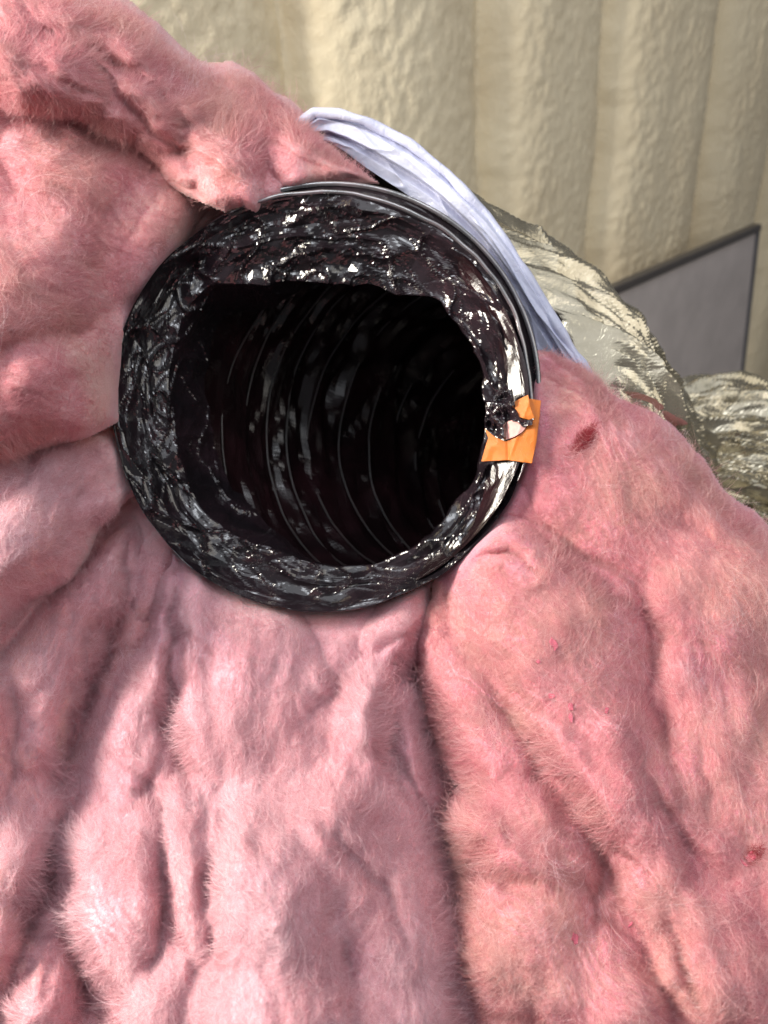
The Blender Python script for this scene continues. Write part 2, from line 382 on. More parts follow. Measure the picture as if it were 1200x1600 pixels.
rad2 = RAD - 0.0015 + 0.0035 * np.sin(math.pi * ph) ** 0.8 * np.clip(0.45 - 0.6 * np.cos(TH), 0.1, 1)
uc = TH * RAD
rad2 += 0.0055 * tri(uc * 20, TS * 80, 2) + 0.0030 * tri((uc + TS) * 45, TS * 110, 4)
rad2 = RAD - 0.0020 + (rad2 - RAD + 0.0020) * np.clip((TS - 0.012) / 0.05, 0.05, 1) - 0.004 * np.clip(1 - (TS - 0.012) / 0.05, 0, 1)
rad2 = rad2 - 0.032 * np.clip(np.cos(TH) + 0.25, 0, 1) * np.clip((TS - 0.008) / 0.055, 0, 1)
pts = cs[:, None, :] + (np.cos(TH)[..., None] * a1[:, None, :] + np.sin(TH)[..., None] * a2[:, None, :]) * (rad2 * taper)[..., None]
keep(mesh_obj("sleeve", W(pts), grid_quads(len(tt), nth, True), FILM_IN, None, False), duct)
# helical wire that shows through as ridges
hl = np.arange(0.060, 0.40, PITCH / 150.0)
hth = hl / PITCH * 2 * math.pi * -1.0
hcs, b1, b2 = ring_frame(hl)
hrad = (RAD - 0.0012 + 0.0046 * fbm(hth * 1.1, 0 * hth, 6, 3) - 0.0008) * np.interp(hl, [0.15, 0.30, 0.42, 0.56], [1, 0.84, 0.66, 0.40])
hrad = hrad - 0.032 * np.clip(np.cos(hth) + 0.25, 0, 1)
hrad = hrad + 0.004 * np.clip((hl - 0.19) / 0.10, 0, 1) + 0.005 * np.clip(0.35 - np.cos(hth - math.radians(205)), 0, 1)
hp = hcs + (np.cos(hth)[:, None] * b1 + np.sin(hth)[:, None] * b2) * hrad[:, None]
def tube(name, path, r, mat, parent, closed=False, n=8):
    tg = (np.roll(path, -1, 0) - np.roll(path, 1, 0)) if closed else np.gradient(path, axis=0)
    tg /= np.linalg.norm(tg, axis=1)[:, None]
    n1 = np.cross(tg, [0.0, 0.02, 1.0]); n1 /= np.linalg.norm(n1, axis=1)[:, None]; n2 = np.cross(tg, n1)
    an = np.linspace(0, 2 * math.pi, n, endpoint=False)
    v = path[:, None, :] + (np.cos(an)[None, :, None] * n1[:, None, :] + np.sin(an)[None, :, None] * n2[:, None, :]) * (np.asarray(r) * np.ones(len(path)))[:, None, None]
    q = grid_quads(len(path), n, True)
    if closed:
        k = (len(path) - 1) * n; c = np.arange(n); q = np.r_[q, np.stack([k + c, k + (c + 1) % n, (c + 1) % n, c], -1)]
    return keep(mesh_obj(name, W(v), q, mat, None, True), parent)
tube("wire_coil", hp, 0.0008, COILF, duct)

# mouth: film turned over the two front rings, hanging in at the top
nth = 760; th = np.linspace(0, 2 * math.pi, nth, endpoint=False)
ux, uy = np.cos(th), -np.sin(th)
INN = np.array([(757, 640), (745, 740), (700, 800), (640, 862), (560, 884), (480, 876), (420, 858), (360, 835), (318, 790), (285, 720), (270, 650), (268, 560), (285, 490), (325, 447), (420, 446), (500, 441), (560, 445), (620, 460), (690, 471), (722, 515), (748, 570)], float)
ia = np.arctan2(-(INN[:, 1] - CY), INN[:, 0] - CX); ir = np.hypot(INN[:, 1] - CY, INN[:, 0] - CX); o = np.argsort(ia)
ia, ir = ia[o], ir[o]; tw = (th + math.pi) % (2 * math.pi) - math.pi
inner = np.interp(tw, np.r_[ia[-1] - 2 * math.pi, ia, ia[0] + 2 * math.pi], np.r_[ir[-1], ir, ir[0]])
inner = inner + 5 * vn(th * 7, 0 * th, 2) + 1.2 * vn(th * 20, 0 * th, 3)
R1 = 329.0 + 2.5 * vn(np.cos(th) * 2.2 + 5, np.sin(th) * 2.2 + 5, 4) + 1.6 * vn(np.cos(th) * 9 + 5, np.sin(th) * 9 + 5, 6)
x1, y1 = CX + ux * R1, CY + uy * R1
x2, y2 = 518 + ux * 322, 611 + uy * 322                                   # the second ring a little farther back
left = np.clip(-ux, 0, 1) ** 0.7
d2 = 0.5615 + 0.03 * np.clip(0.45 - 0.7 * (ux - uy), 0, 1)
rows = []
lw = np.clip(-ux * 1.3 + 0.15, 0, 1)
for v in np.linspace(-1.35, 1.5, 116):
    if v < -1:                                                            # outside skin running back past the second ring
        k = (-1 - v) / 0.35; rows.append((x2 + ux * 2 - ux * 8 * k, y2 + uy * 2 - uy * 8 * k, d2 + 0.0005 + 0.035 * k))
    elif v < 0:
        k = -v; sag = np.sin(math.pi * k)
        rows.append((x1 * (1 - k) + x2 * k - ux * 5 * sag, y1 * (1 - k) + y2 * k - uy * 5 * sag, 0.5455 * (1 - k) + d2 * k + 0.004 * sag + 0 * th))
    elif v > 1:                                                           # lip rolled back toward the tube wall
        k = (v - 1) / 0.5; r = inner - lw * 58 * k + (1 - lw) * (10 * k * k - 3 * np.sin(math.pi * k))
        rows.append((CX + ux * r, CY + uy * r, 0.572 + 0.006 * left + (0.030 + 0.022 * lw) * k))
    else:
        k = v; r = R1 * (1 - k) + inner * k
        din = 0.572 + 0.006 * left
        dd = 0.5455 + (din - 0.5455) * (k ** 0.8) + 0.003 * np.sin(math.pi * k)
        rows.append((CX + ux * r, CY + uy * r, dd))
X = np.array([r[0] for r in rows]); Y = np.array([r[1] for r in rows]); D = np.array([r[2] for r in rows])
vv = np.linspace(-1.35, 1.5, 116)[:, None] + 0 * X
uu = th[None, :] * 330 + 0 * X
amp = np.where(vv > 0, np.clip(vv * 7, 0.22, 1), np.clip(np.abs(np.sin(math.pi * np.clip(-vv, 0, 1))) * 0.6, 0.03, 1) * np.clip(np.sin(th)[None, :] * 1.6, 0.03, 1))
calm = 1 - 0.85 * np.exp(-(((tw - 0.0 + 0.08) / 0.20) ** 2))[None, :]      # flatter under the tape
rr_ = np.hypot(X - CX, Y - CY)
u3 = uu + 0.8 * rr_
cre = lambda x, y, k, w: np.exp(-np.abs(vn(x, y, k, True)) / w)
cr = 0.0055 * tri(uu / 105, rr_ / 40, 3) + 0.0034 * tri(u3 / 50, rr_ / 22, 5) + 0.0010 * tri((uu - rr_) / 30, rr_ / 14, 7)
cr = cr - 0.0042 * cre(uu / 110, rr_ / 30, 11, 0.09) - 0.0026 * cre((uu + 1.5 * rr_) / 66, (rr_ - 0.3 * uu) / 44, 12, 0.10) - 0.0010 * cre((uu - 2 * rr_) / 44, rr_ / 24, 13, 0.13) + 0.0030 * (np.abs(vn(u3 / 60, rr_ / 40, 8, True)) - 0.4)
D = D + cr * amp * calm
wob = 4 * vn(uu / 40, rr_ / 18, 9, True) * amp * np.clip(np.abs(1 - vv) * 4, 0.25, 1); X = X + ux[None, :] * wob; Y = Y + uy[None, :] * wob
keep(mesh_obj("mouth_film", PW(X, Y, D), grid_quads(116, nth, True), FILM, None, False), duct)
arc = np.radians(np.linspace(-22, 112, 150)); ax_, ay_ = np.cos(arc), -np.sin(arc)
Ra = np.interp(arc, th, R1); Ra = np.where(arc < 0, np.interp(arc + 2 * math.pi, th, R1), Ra)
tube("wire_ring", P(CX + ax_ * Ra, CY + ay_ * Ra, 0.5437 + 0.0008 * vn(arc * 6, 0 * arc, 2)), 0.0015 * np.clip(np.minimum(arc - arc[0], arc[-1] - arc) / 0.12, 0.3, 1), WIRE, duct)
tube("wire_ring", P(518 + ax_ * 324, 611 + ay_ * 324, 0.5595 + 0.0008 * vn(arc * 6, 0 * arc, 3)), 0.0018 * np.clip(np.minimum(arc - arc[0], arc[-1] - arc) / 0.12, 0.3, 1), WIRE, duct)

# ------------------------------------------------------------------ generic sheet from an outline (real depth, rim folded back)
def sheet(name, outline, dfun, step, mat, thick=0.0006, smooth=True):
    pl = np.array(outline, float); x0, y0 = pl.min(0) - 2 * step; x1_, y1_ = pl.max(0) + 2 * step
    gx, gy = np.meshgrid(np.arange(x0, x1_, step), np.arange(y0, y1_, step))
    s = sdf(gx, gy, pl); ok = s > 0
    # pull the border cells onto the outline so that the cut edge is clean
    gX = (np.roll(s, -1, 1) - np.roll(s, 1, 1)) / (2 * step); gY = (np.roll(s, -1, 0) - np.roll(s, 1, 0)) / (2 * step)
    near = (s <= 0) & (s > -1.5 * step)
    gx = np.where(near, gx - gX * s, gx); gy = np.where(near, gy - gY * s, gy)
    ok = ok | near
    q = grid_quads(*gx.shape); kq = ok.ravel()[q].all(1); ins = (s.ravel()[q] > 0).any(1); q = q[kq & ins]
    V = PW(gx, gy, dfun(gx, gy)).reshape(-1, 3)
    u, inv = np.unique(q, return_inverse=True)
    o = mesh_obj(name, V[u], inv.reshape(-1, 4), mat, None, smooth)
    sm = o.modifiers.new("thickness", 'SOLIDIFY'); sm.thickness = thick; sm.offset = 0
    return o
def tape_d(px, py):
    k = np.clip((835 - px) / 80, -0.4, 1.2)
    d = 0.5360 + 0.012 * np.clip(k, 0, 1.2) ** 1.3 + 0.010 * np.clip(-k, 0, 1) ** 1.0
    d += 0.0022 * np.exp(-np.abs(px - (793 + (py - 690) * 0.05)) / 4) - 0.0014 * np.exp(-np.abs(px - (805 + (py - 690) * -0.35)) / 6)
    return d + 0.0012 * crumple(px / 26, py / 40, 2, 2)
tp = keep(sheet("tape", [(752, 721), (758, 700), (763, 684), (757, 669), (772, 682), (790, 690), (806, 684), (818, 674), (832, 656), (826, 640), (822, 622), (845, 626), (843, 650), (838, 690), (831, 724), (794, 719)], tape_d, 1.3, TAPE), duct)
tp["label"] = "torn strip of orange tape over the duct mouth"
tf = sheet("torn_flap", [(801, 629), (825, 617), (829, 637), (835, 653), (826, 656), (812, 652), (808, 642), (801, 634)], lambda x, y: tape_d(x, y) - 0.0020, 1.2, TAPE)
keep(tf, duct); tf.parent = tp; tf.matrix_parent_inverse = Matrix.Identity(4)
pp = sheet("paper_scrap", [(791, 659), (805, 656), (822, 668), (815, 676), (803, 683), (791, 687)], lambda x, y: tape_d(x, y) - 0.0012, 1.2, PAPER)
keep(pp, duct); pp.parent = tp; pp.matrix_parent_inverse = Matrix.Identity(4)
def fl_d(px, py): return tape_d(px, py) - 0.0030 + 0.0065 * crumple(px / 16, py / 22, 4, 3)
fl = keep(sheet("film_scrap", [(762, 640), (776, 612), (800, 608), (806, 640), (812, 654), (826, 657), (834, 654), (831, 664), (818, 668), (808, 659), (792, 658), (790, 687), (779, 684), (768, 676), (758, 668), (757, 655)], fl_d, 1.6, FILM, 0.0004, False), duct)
for o_ in (tp, tf, pp, fl):
    pass

# ------------------------------------------------------------------ pink fibreglass
RC = lambda a0, a1, r, n: [(CX + r * math.cos(math.radians(a)), CY - r * math.sin(math.radians(a))) for a in np.linspace(a0, a1, n)]
def fibres(parent, name, px0, py0, depth_at, ang, n_pts, length, lift, curl, radius, mat, jut=1.8):
    n = len(px0); pos = np.zeros((n, n_pts, 3)); x, y = px0.copy(), py0.copy(); st = length / (n_pts - 1)
    a = ang.copy(); c = curl; dprev = depth_at(x, y)
    for k in range(n_pts):
        ds = np.minimum(depth_at(x, y), dprev + jut * st / F * 0.5); dprev = ds
        q = k / (n_pts - 1)
        pos[:, k] = P(x, y, ds + 0.0003 - lift * q ** 1.4)
        x = x + np.cos(a) * st; y = y + np.sin(a) * st; a = a + c
        c = c + rng.normal(0, 0.10, n)
    hc = bpy.data.hair_curves.new(name); hc.add_curves([n_pts] * n)
    hc.attributes["position"].data.foreach_set("vector", W(pos).astype(np.float32).ravel())
    ra = hc.attributes.get("radius") or hc.attributes.new("radius", 'FLOAT', 'POINT')
    taper = np.linspace(1, 0.35, n_pts)[None, :]
    ra.data.foreach_set("value", (radius[:, None] * taper).astype(np.float32).ravel())
    hc.materials.append(mat)
    o = bpy.data.objects.new(name, hc); COL.objects.link(o); keep(o, parent); o["kind"] = "stuff"
    return o

def batt(label, outline, ctrl, H, R, ang_deg, mat, creases=(), seed=0, nf=40000, amp=1.0, stains=(), tans=(), fan=None, edge_noise=7, step=2.5, lobes=(), fib=None, flecks=(), over=False):
    fib = fib or FIB
    pl = np.array(outline, float); x0, y0 = pl.min(0) - 30; x1_, y1_ = pl.max(0) + 30
    gx, gy = np.meshgrid(np.arange(x0, x1_, step), np.arange(y0, y1_, step))
    s = sdf(gx, gy, pl); rd = np.hypot(gx - CX, gy - CY) - 330
    soft = np.clip((rd - 5) / 110, 0.22, 1)
    s = s + edge_noise * np.clip(rd / 50, 0.1, 1) * (fbm(gx / 62, gy / 62, seed + 2, 2))
    base = tps(ctrl); d = base(gx, gy)
    u = np.clip(s / (R * soft), 0, 1)
    d = d + H * soft * (1 - np.sqrt(np.clip(1 - (1 - u) ** 2, 0, 1)))
    # direction along which the wool has been dragged
    fa = np.full(gx.shape, math.radians(ang_deg)) if fan is None else np.arctan2(gy - fan[1], gx - fan[0])
    fa = fa + 1.0 * fbm(gx / 170, gy / 170, seed + 7, 2) + 0.35 * vn(gx / 40, gy / 40, seed + 8)
    ca, sa = math.cos(math.radians(ang_deg)), math.sin(math.radians(ang_deg))
    wx = gx + 30 * vn(gx / 120, gy / 120, seed + 9); wy = gy + 30 * vn(gx / 120, gy / 120, seed + 10)
    L_ = wx * ca + wy * sa; T_ = -wx * sa + wy * ca
    damp = np.clip(rd / 90, 0.25, 1)
    if lobes:
        lx = gx + 26 * vn(gx / 95, gy / 95, seed + 13) + 3 * vn(gx / 30, gy / 30, seed + 14); ly = gy + 26 * vn(gx / 95, gy / 95, seed + 15) + 3 * vn(gx / 30, gy / 30, seed + 16)
        acc = np.ones_like(gx); kf = 0.0055; lobe_k = 0.78
        for (ox, oy, ra, rb, an_, h_) in lobes:
            c_, s_ = math.cos(math.radians(an_)), math.sin(math.radians(an_))
            q_ = (((lx - ox) * c_ + (ly - oy) * s_) / ra) ** 2 + ((-(lx - ox) * s_ + (ly - oy) * c_) / rb) ** 2
            acc = acc + np.exp(lobe_k * h_ * np.clip(1 - q_, 0, 1) ** 0.85 / kf) - 1
        d = d + 0.012 - kf * np.log(acc)
    d = d + amp * damp * (0.008 * fbm(L_ / 240, T_ / 140, seed + 1, 2, 0.4) + 0.0034 * fbm(L_ / 90, T_ / 55, seed + 3, 2)
                          + 0.0009 * fbm(L_ / 42, T_ / 22, seed + 5, 2) + 0.0006 * fbm(L_ / 20, T_ / 8, seed + 6, 2))
    for pts, a_, w_, st_, Ls in creases:
        jx = gx + 6 * vn(gx / 30, gy / 30, seed + 11); jy = gy + 6 * vn(gx / 30, gy / 30, seed + 12)
        dd, sd, tt_ = polyline(jx, jy, pts)
        tap = np.sqrt(np.clip(np.sin(math.pi * np.clip(tt_, 0.02, 0.98)), 0, 1))
        a_ = a_ * 0.95
        d = d + a_ * tap * np.exp(-(dd / w_) ** 1.2) - 0.35 * a_ * tap * np.exp(-((dd - 2.6 * w_) / (1.6 * w_)) ** 2)
        if st_: d = d + st_ * tap * np.where(sd > 0, np.exp(-dd / Ls) * np.clip(dd / 4, 0, 1), 0)
    ok = s > 0
    q = grid_quads(*gx.shape); q = q[ok.ravel()[q].all(1)]
    V = PW(gx, gy, d).reshape(-1, 3); uq, inv = np.unique(q, return_inverse=True)
    nf = int(nf * 1.9)
    cxy = pl.mean(0); root = empty("insulation_batt", PW(cxy[0], cxy[1], float(d[ok].max())))
    tag(root, label, "insulation", "pink fibreglass insulation packed round the duct")
    ob = keep(mesh_obj("wool", V[uq], inv.reshape(-1, 4), mat, None, True), root)
    gxf, gyf = gx.ravel()[uq], gy.ravel()[uq]
    stv = np.zeros(gx.size)
    for an, spots in (("stain", stains), ("tan", tans)):
        at = ob.data.attributes.new(an, 'FLOAT', 'POINT'); val = np.zeros(len(uq))
        for (sx, sy, rx, ry, rot, stg) in spots:
            c, s_ = math.cos(math.radians(rot)), math.sin(math.radians(rot))
            ax = ((gxf - sx) * c + (gyf - sy) * s_) / rx; ay = (-(gxf - sx) * s_ + (gyf - sy) * c) / ry
            rr2 = np.sqrt(ax * ax + ay * ay) + 0.45 * vn(gxf / (0.5 * rx + 2), gyf / (0.5 * ry + 2), seed + 3)
            val = np.maximum(val, stg * np.clip((1.1 - rr2) / 0.5, 0, 1))
        at.data.foreach_set("value", val.astype(np.float32)); stv[uq] = np.maximum(stv[uq], val)
    # fibres lying on the wool
    ny, nx = gx.shape
    def depth_at(x, y, A=d):
        fx = np.clip((x - x0) / step, 0, nx - 1.001); fy = np.clip((y - y0) / step, 0, ny - 1.001)
        ix = fx.astype(int); iy = fy.astype(int); fx -= ix; fy -= iy
        return (A[iy, ix] * (1 - fx) + A[iy, ix + 1] * fx) * (1 - fy) + (A[iy + 1, ix] * (1 - fx) + A[iy + 1, ix + 1] * fx) * fy
    vis = ok & (u > 0.12) & ((rd > 6) | over) & (gx > -60) & (gx < 1260) & (gy > -60) & (gy < 1660)
    idx = np.flatnonzero(vis.ravel())
    idx_e = np.flatnonzero((vis & (s < 45)).ravel())
    clump = (np.clip(0.6 + 0.8 * fbm(gx / 44, gy / 44, seed + 17, 2), 0.2, 1.3) * (1 - 0.9 * stv.reshape(gx.shape))).ravel()[idx]; clump = clump / clump.sum()
    def seeds(n):
        i = np.where(rng.random(n) < 0.12, rng.choice(idx_e, n), rng.choice(idx, n, p=clump)); return gx.ravel()[i] + rng.uniform(-step, step, n), gy.ravel()[i] + rng.uniform(-step, step, n)
    near = lambda x, y: np.clip((np.hypot(x - CX, y - CY) - 333) / 30, 0.12, 1)
    sx, sy = seeds(nf); a = depth_at(sx, sy, fa) + rng.normal(0, 0.42, nf) + math.pi * ((rng.random(nf) < 0.15) & (near(sx, sy) > 0.99) & (np.hypot(sx - CX, sy - CY) > 410))
    rr0 = np.hypot(sx - CX, sy - CY) - 330; kq = np.clip((120 - rr0) / 40, 0, 1)
    a = np.where(kq > rng.random(nf), np.arctan2(sy - CY, sx - CX) + rng.normal(0, 0.6, nf), a)
    fibres(root, "fuzz", sx, sy, depth_at, a, 5, rng.uniform(20, 80, nf) * near(sx, sy) * np.clip(depth_at(sx, sy, s) / 75, 0.26, 1), rng.exponential(0.0006, nf), rng.normal(0, 0.25, nf), np.where(rng.random(nf) < 0.06, 0.00015, rng.uniform(0.00004, 0.00010, nf)), fib, 1.4)
    for (qx, qy, rx, ry, rot, stg) in stains:
        if stg > 0.7 and rx > 15:
            nq = 1800; c, s_ = math.cos(math.radians(rot)), math.sin(math.radians(rot))
            ux_ = rng.normal(0, 0.42, nq) * rx; uy_ = rng.normal(0, 0.42, nq) * ry
            fibres(root, "dyed_fibre", qx + ux_ * c - uy_ * s_, qy + ux_ * s_ + uy_ * c, depth_at, rng.normal(math.radians(rot), 0.5, nq), 5, rng.uniform(5, 16, nq), rng.exponential(0.0006, nq) + 0.0011, rng.normal(0, 0.2, nq), rng.uniform(0.00007, 0.00012, nq), FIB_RED)
    ng = nf // 70; kch = 16                                              # combed wisps: fibres that share a path
    gx_, gy_ = seeds(ng); ga = depth_at(gx_, gy_, fa) + rng.normal(0, 0.5, ng); ga = np.where(np.hypot(gx_ - CX, gy_ - CY) < 500, np.arctan2(gy_ - CY, gx_ - CX) + rng.normal(0, 0.5, ng), ga); gl = rng.uniform(35, 150, ng); gc = rng.normal(0, 0.20, ng); gh = rng.exponential(0.0015, ng)
    rp = lambda v: np.repeat(v, kch); n = ng * kch
    fibres(root, "wisp", rp(gx_) + rng.normal(0, 1, n) * rp(rng.uniform(1.5, 7, ng)), rp(gy_) + rng.normal(0, 1, n) * rp(rng.uniform(1.5, 7, ng)), depth_at, rp(ga) + rng.normal(0, 0.14, n), 9,
           rp(gl * near(gx_, gy_) * np.clip(depth_at(gx_, gy_, s) / 90, 0.18, 1)) * rng.uniform(0.6, 1.1, n), rp(gh) * rng.uniform(0.5, 1.3, n), rp(gc) + rng.normal(0, 0.05, n), rng.uniform(0.00004, 0.00011, n), fib, 0.95)
    for (fx_, fy_, ra, rb, an_) in flecks:
        a_ = np.linspace(0, 2 * math.pi, 13)[:-1]; q_ = 1 + 0.35 * rng.uniform(-1, 1, 12); c_, s_ = math.cos(math.radians(an_)), math.sin(math.radians(an_))
        ox = ra * np.cos(a_) * q_; oy = rb * np.sin(a_) * q_
        keep(sheet("fleck", np.stack([fx_ + ox * c_ - oy * s_, fy_ + ox * s_ + oy * c_], -1), lambda x, y: depth_at(x, y) - 0.0013 + 0.0003 * vn(x / 4, y / 4, 3), 1.5, FLECK, 0.0003), root)
    ns = nf // 330; kc2 = 5; n = ns * kc2                                    # long pulled strands
    qx_, qy_ = seeds(ns); qa = depth_at(qx_, qy_, fa) + rng.normal(0, 0.7, ns); qa = np.where(np.hypot(qx_ - CX, qy_ - CY) < 560, np.arctan2(qy_ - CY, qx_ - CX) + rng.normal(0, 0.5, ns), qa)
    ql = rng.uniform(80, 210, ns) * near(qx_, qy_) * np.clip(depth_at(qx_, qy_, s) / 110, 0.15, 1); rq = lambda v: np.repeat(v, kc2)
    fibres(root, "strand", rq(qx_) + rng.normal(0, 2.5, n), rq(qy_) + rng.normal(0, 2.5, n), depth_at, rq(qa) + rng.normal(0, 0.07, n), 12, rq(ql) * rng.uniform(0.7, 1.05, n),
           rq(rng.exponential(0.0012, ns)), rq(rng.normal(0, 0.17, ns)) + rng.normal(0, 0.03, n), rng.uniform(0.00005, 0.00012, n), FIB_PALE, 1.3)
    return root

FIB_PALE = fibre_mat("pale_fibre", (0.84, 0.58, 0.62), (0.92, 0.74, 0.78), (0.80, 0.52, 0.56), (0.88, 0.68, 0.72), (0.97, 0.88, 0.92))
FLECK = plain("dried_dye", (0.46, 0.10, 0.15), 0.8, 0, 300, 0.0004)
batt("torn pink fibreglass roll sagging over the upper left of the duct mouth",
     [(-220, -170), (40, -170), (130, -40), (200, 8), (245, 32), (285, 70), (310, 92), (365, 100), (420, 130), (455, 158), (490, 185), (512, 208), (545, 245), (600, 288), (560, 291), (520, 289), (485, 296), (452, 304), (425, 322), (400, 334), (378, 326), (352, 334), (325, 322), (290, 306), (240, 275), (190, 240), (110, 200), (60, 190), (0, 180), (-220, 170)],
     [(0, 0, .52), (0, 150, .475), (150, 60, .53), (130, 180, .485), (300, 120, .56), (250, 230, .505), (450, 200, .575), (400, 280, .537), (330, 310, .532), (540, 270, .560), (600, 290, .575), (-200, 0, .50)],
     0.10, 120, 35, WOOL, [([(60, 30), (170, 110), (230, 190), (330, 250)], .010, 20, .012, 60), ([(250, 60), (330, 150), (420, 220), (520, 270)], .009, 18, 0, 50), ([(0, 90), (90, 120), (190, 170)], .010, 20, 0, 50)], 1, 45000, 1.25, edge_noise=7, over=True, lobes=[(60, 120, 150, 60, 22, .030), (200, 180, 100, 50, 38, .025), (340, 245, 95, 62, 40, .030), (465, 225, 85, 55, 45, .028), (230, 90, 140, 50, 42, .028), (272, 268, 42, 24, 20, .018), (390, 150, 90, 45, 45, .025), (80, 20, 140, 60, 25, .03), (400, 300, 40, 30, 60, .015), (540, 265, 50, 30, 40, .02)], fib=FIB_ROSE)
batt("shaded pink fibreglass mass bulging left of the duct mouth under the torn roll",
     [(-220, 60), (150, 90), (330, 240), (420, 310)] + RC(112, 186, 317, 16) + [(120, 690), (60, 715), (0, 752), (-220, 800)],
     [(0, 300, .50), (0, 480, .46), (0, 650, .462), (150, 330, .53), (100, 560, .485), (170, 640, .53), (250, 280, .56), (300, 350, .575), (200, 480, .555), (185, 580, .552), (-200, 500, .43), (-200, 800, .44)],
     0.08, 90, 30, WOOL, [([(330, 260), (250, 300), (190, 380), (150, 470)], .006, 30, 0, 50)], 4, 30000, 0.7, lobes=[(60, 420, 170, 130, 10, .035), (70, 620, 160, 100, -15, .040), (240, 380, 120, 70, 120, .030), (160, 560, 110, 60, -60, .028), (-120, 480, 140, 200, 0, .03), (120, 280, 140, 70, 20, .02)], fib=FIB_ROSE)
batt("pink fibreglass wad at the left edge between the bulge and the dark gap",
     [(-220, 640), (80, 640), (185, 610)] + RC(183, 206, 318, 6) + [(222, 768), (190, 788), (163, 825), (150, 868), (120, 915), (70, 955), (0, 1000), (-220, 1080)],
     [(0, 850, .478), (100, 760, .512), (60, 900, .49), (150, 720, .535), (200, 720, .562), (205, 770, .562), (-200, 850, .46), (0, 1000, .475)],
     0.09, 85, 135, WOOL, [([(130, 740), (110, 820), (60, 890)], .006, 20, 0, 40)], 7, 26000, 0.9, lobes=[(140, 730, 90, 55, -25, .022), (60, 870, 130, 85, -35, .035), (190, 735, 40, 40, 0, .012), (-80, 900, 120, 120, 0, .03), (150, 800, 60, 40, -50, .018)])
batt("shadowed pink fibreglass folds at lower left behind the pale blanket",
     [(-220, 900), (60, 880), (140, 800), (200, 745)] + RC(205, 222, 318, 6) + [(300, 900), (290, 1000), (260, 1200), (230, 1400), (230, 1800), (-220, 1800)],
     [(0, 1050, .505), (100, 1000, .535), (150, 900, .560), (225, 800, .578), (250, 900, .575), (60, 1200, .505), (150, 1100, .560), (110, 1180, .555), (50, 1400, .49), (150, 1450, .50), (0, 1600, .455), (200, 1250, .53), (-200, 1300, .47), (150, 1700, .45)],
     0.04, 50, 110, WOOL, [([(200, 850), (195, 930), (170, 1020), (120, 1120), (90, 1230)], .022, 16, 0, 40), ([(20, 1060), (30, 1150), (10, 1260)], .010, 14, 0, 40), ([(80, 1380), (35, 1470), (15, 1560), (0, 1640)], .018, 14, 0, 40), ([(100, 1300), (60, 1400)], .01, 14, 0, 30)], 10, 36000, 1.0, lobes=[(60, 1080, 180, 62, 112, .036), (150, 930, 130, 40, 118, .028), (20, 1310, 130, 62, 100, .034), (70, 1560, 100, 70, 80, .03), (232, 885, 90, 28, 112, .018), (-60, 1200, 220, 80, 100, .03), (-10, 1460, 90, 60, 60, .03)])
batt("pale pink fibreglass blanket draped below the duct mouth left of the crevice",
     [(262, 872)] + RC(222, 302, 326, 22) + [(675, 950), (655, 1000), (655, 1060), (675, 1115), (702, 1175), (722, 1235), (708, 1290), (722, 1340), (728, 1400), (775, 1460), (800, 1520), (810, 1620), (810, 1800), (150, 1800), (140, 1570), (105, 1500), (80, 1420), (75, 1320), (95, 1230), (130, 1130), (160, 1060), (200, 985), (238, 930)],
     [(300, 900, .560), (500, 965, .558), (650, 920, .560), (250, 1000, .545), (400, 1050, .535), (560, 1050, .535), (660, 1050, .560), (200, 1120, .525), (160, 1300, .49), (330, 1200, .495), (450, 1330, .445), (600, 1250, .500), (700, 1250, .530), (680, 1400, .49), (180, 1450, .465), (450, 1500, .415), (600, 1500, .44), (720, 1500, .452), (790, 1600, .452), (700, 1620, .435), (160, 1600, .45), (450, 1700, .39)],
     0.085, 75, 95, WOOL_PALE,
     [([(285, 890), (274, 960), (268, 1040), (268, 1120), (285, 1190), (302, 1255)], .020, 11, .006, 40), ([(640, 985), (570, 1030), (520, 1080), (470, 1130)], .009, 13, 0, 40),
      ([(640, 1040), (600, 1080), (588, 1140), (602, 1205)], .014, 10, -.006, 30), ([(612, 1085), (610, 1150), (650, 1240), (690, 1290)], .013, 10, 0, 40), ([(655, 1160), (668, 1200), (672, 1240)], .010, 8, 0, 30),
      ([(500, 1270), (530, 1315), (565, 1355), (605, 1395), (640, 1480)], .009, 13, .002, 40), ([(350, 1260), (345, 1310), (325, 1370), (320, 1430)], .012, 13, 0, 40), ([(250, 1330), (262, 1400), (258, 1450), (235, 1530)], .016, 14, 0, 40),
      ([(240, 940), (225, 985), (215, 1030)], .010, 8, 0, 30), ([(200, 1200), (240, 1230), (270, 1235)], .007, 14, 0, 40), ([(180, 1270), (230, 1250), (290, 1270)], .006, 12, 0, 40)],
     13, 110000, 1.0, [(452, 1022, 7, 1.3, 15, .5), (238, 985, 5, 3, 0, .6), (125, 1375, 3, 3, 0, .5)], fan=(520, 500), lobes=[(215, 1110, 175, 58, 112, .034), (172, 1395, 150, 110, 75, .038), (300, 1360, 160, 48, 88, .028), (440, 1385, 210, 125, 85, .040), (400, 1070, 180, 140, 60, .045), (562, 1120, 125, 52, 105, .034), (655, 1190, 115, 46, 75, .030), (625, 1410, 180, 100, 80, .040), (450, 1610, 200, 120, 5, .034), (625, 965, 70, 55, 110, .022), (240, 1590, 110, 80, 90, .03), (620, 1600, 110, 80, 90, .032), (540, 1270, 110, 80, 60, .034), (300, 940, 80, 60, 100, .025)])
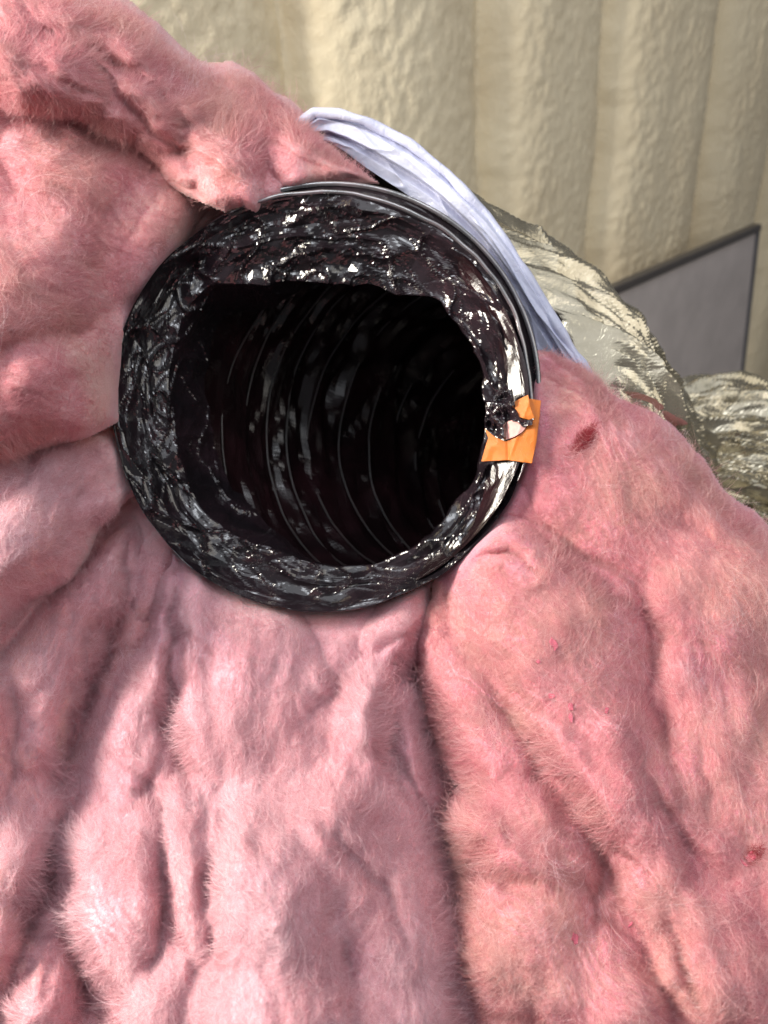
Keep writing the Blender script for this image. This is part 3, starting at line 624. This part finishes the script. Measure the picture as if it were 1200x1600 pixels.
batt("peach pink fibreglass blanket with red flecks falling right of the duct mouth",
     RC(372, 302, 326, 18) + [(672, 935), (650, 965), (642, 1000), (640, 1060), (660, 1110), (688, 1170), (712, 1228), (698, 1250), (690, 1290), (706, 1340), (706, 1400), (692, 1500), (705, 1600), (700, 1800), (1420, 1800), (1420, 1010), (1300, 910), (1210, 832), (1180, 795), (1130, 755), (1075, 692), (1020, 642), (960, 602), (900, 570), (862, 548), (838, 545)],
     [(850, 600, .546), (843, 700, .546), (790, 820, .545), (700, 930, .548), (900, 640, .552), (1000, 700, .552), (1100, 800, .545), (1200, 900, .530), (1300, 1000, .52), (900, 850, .538), (720, 1020, .535), (850, 1000, .510), (1000, 1000, .515), (1150, 1100, .490), (700, 1150, .53), (850, 1220, .475), (750, 1300, .475), (1000, 1300, .455), (1150, 1350, .450), (760, 1450, .452), (950, 1500, .425), (1150, 1550, .42), (730, 1600, .44), (950, 1700, .39), (1300, 1500, .42)],
     0.085, 70, 55, WOOL_PEACH,
     [([(812, 818), (870, 860), (920, 895), (960, 930), (1000, 960), (1040, 985)], .011, 12, 0, 40), ([(745, 868), (790, 862), (820, 870), (838, 888)], .010, 8, 0, 30),
      ([(790, 1110), (840, 1150), (880, 1200), (920, 1250), (960, 1310), (1010, 1362)], .010, 10, .016, 70), ([(990, 1150), (1005, 1200), (1030, 1260), (1070, 1310), (1100, 1350)], .010, 14, 0, 40),
      ([(1050, 1430), (1075, 1510), (1105, 1600)], .012, 14, .008, 40), ([(692, 1305), (740, 1355), (780, 1368), (830, 1372)], .012, 10, .008, 40), ([(712, 1225), (735, 1238), (750, 1250)], .010, 7, 0, 20),
      ([(1090, 1130), (1105, 1230), (1110, 1330)], .006, 20, 0, 40), ([(1040, 800), (1110, 850), (1180, 880)], .006, 18, 0, 40)],
     16, 120000, 0.8,
     [(910, 690, 26, 9, -50, .85), (900, 708, 14, 16, 0, .35), (866, 1007, 6, 12, -20, .9), (840, 1034, 4, 4, 0, .7), (862, 1088, 5, 5, 0, .7), (893, 1100, 5, 6, 0, .8), (892, 1118, 4, 13, 0, .6), (948, 1110, 3.5, 6, 0, .8), (898, 1466, 6, 12, -10, .8), (1172, 1340, 17, 9, -40, .75), (1108, 1265, 3, 12, 20, .5), (1150, 870, 60, 20, 15, .25), (757, 925, 4, 14, 25, .5), (990, 1440, 5, 5, -40, .5), (985, 1495, 14, 10, 0, .35), (800, 1045, 100, 25, 10, .16), (800, 1160, 90, 26, 35, .28), (720, 1270, 30, 40, 0, .2), (731, 1400, 2.5, 2.5, 0, .9), (1170, 960, 90, 40, 40, .28), (1180, 1080, 60, 90, 0, .2)],
     [(975, 815, 14, 6, -20, .8), (960, 795, 40, 20, 0, .2)], fan=(650, 300), fib=FIB_ROSE, flecks=[(866, 1007, 11, 5.5, 70), (841, 1034, 3.5, 3, 0), (862, 1088, 5, 3.5, 30), (892, 1103, 7, 4, 80), (892, 1121, 9, 3.2, 85), (948, 1110, 5, 2.6, 100), (898, 1466, 10, 5, 75), (1174, 1340, 11, 6, -50), (1163, 1349, 9, 2.2, 40), (985, 1444, 6, 2.2, -45)], lobes=[(960, 740, 220, 110, 38, .026), (850, 970, 200, 135, 48, .046), (735, 1125, 140, 85, 65, .036), (960, 1210, 230, 95, 58, .050), (810, 1310, 150, 95, 35, .036), (742, 1300, 55, 42, 30, .040), (820, 1480, 160, 115, 50, .040), (1125, 1190, 260, 85, 80, .042), (1130, 930, 150, 110, 40, .034), (1135, 1500, 170, 95, 65, .040), (960, 1570, 130, 90, 70, .030), (1230, 1350, 260, 110, 80, .04), (1040, 1390, 120, 60, 60, .030)])
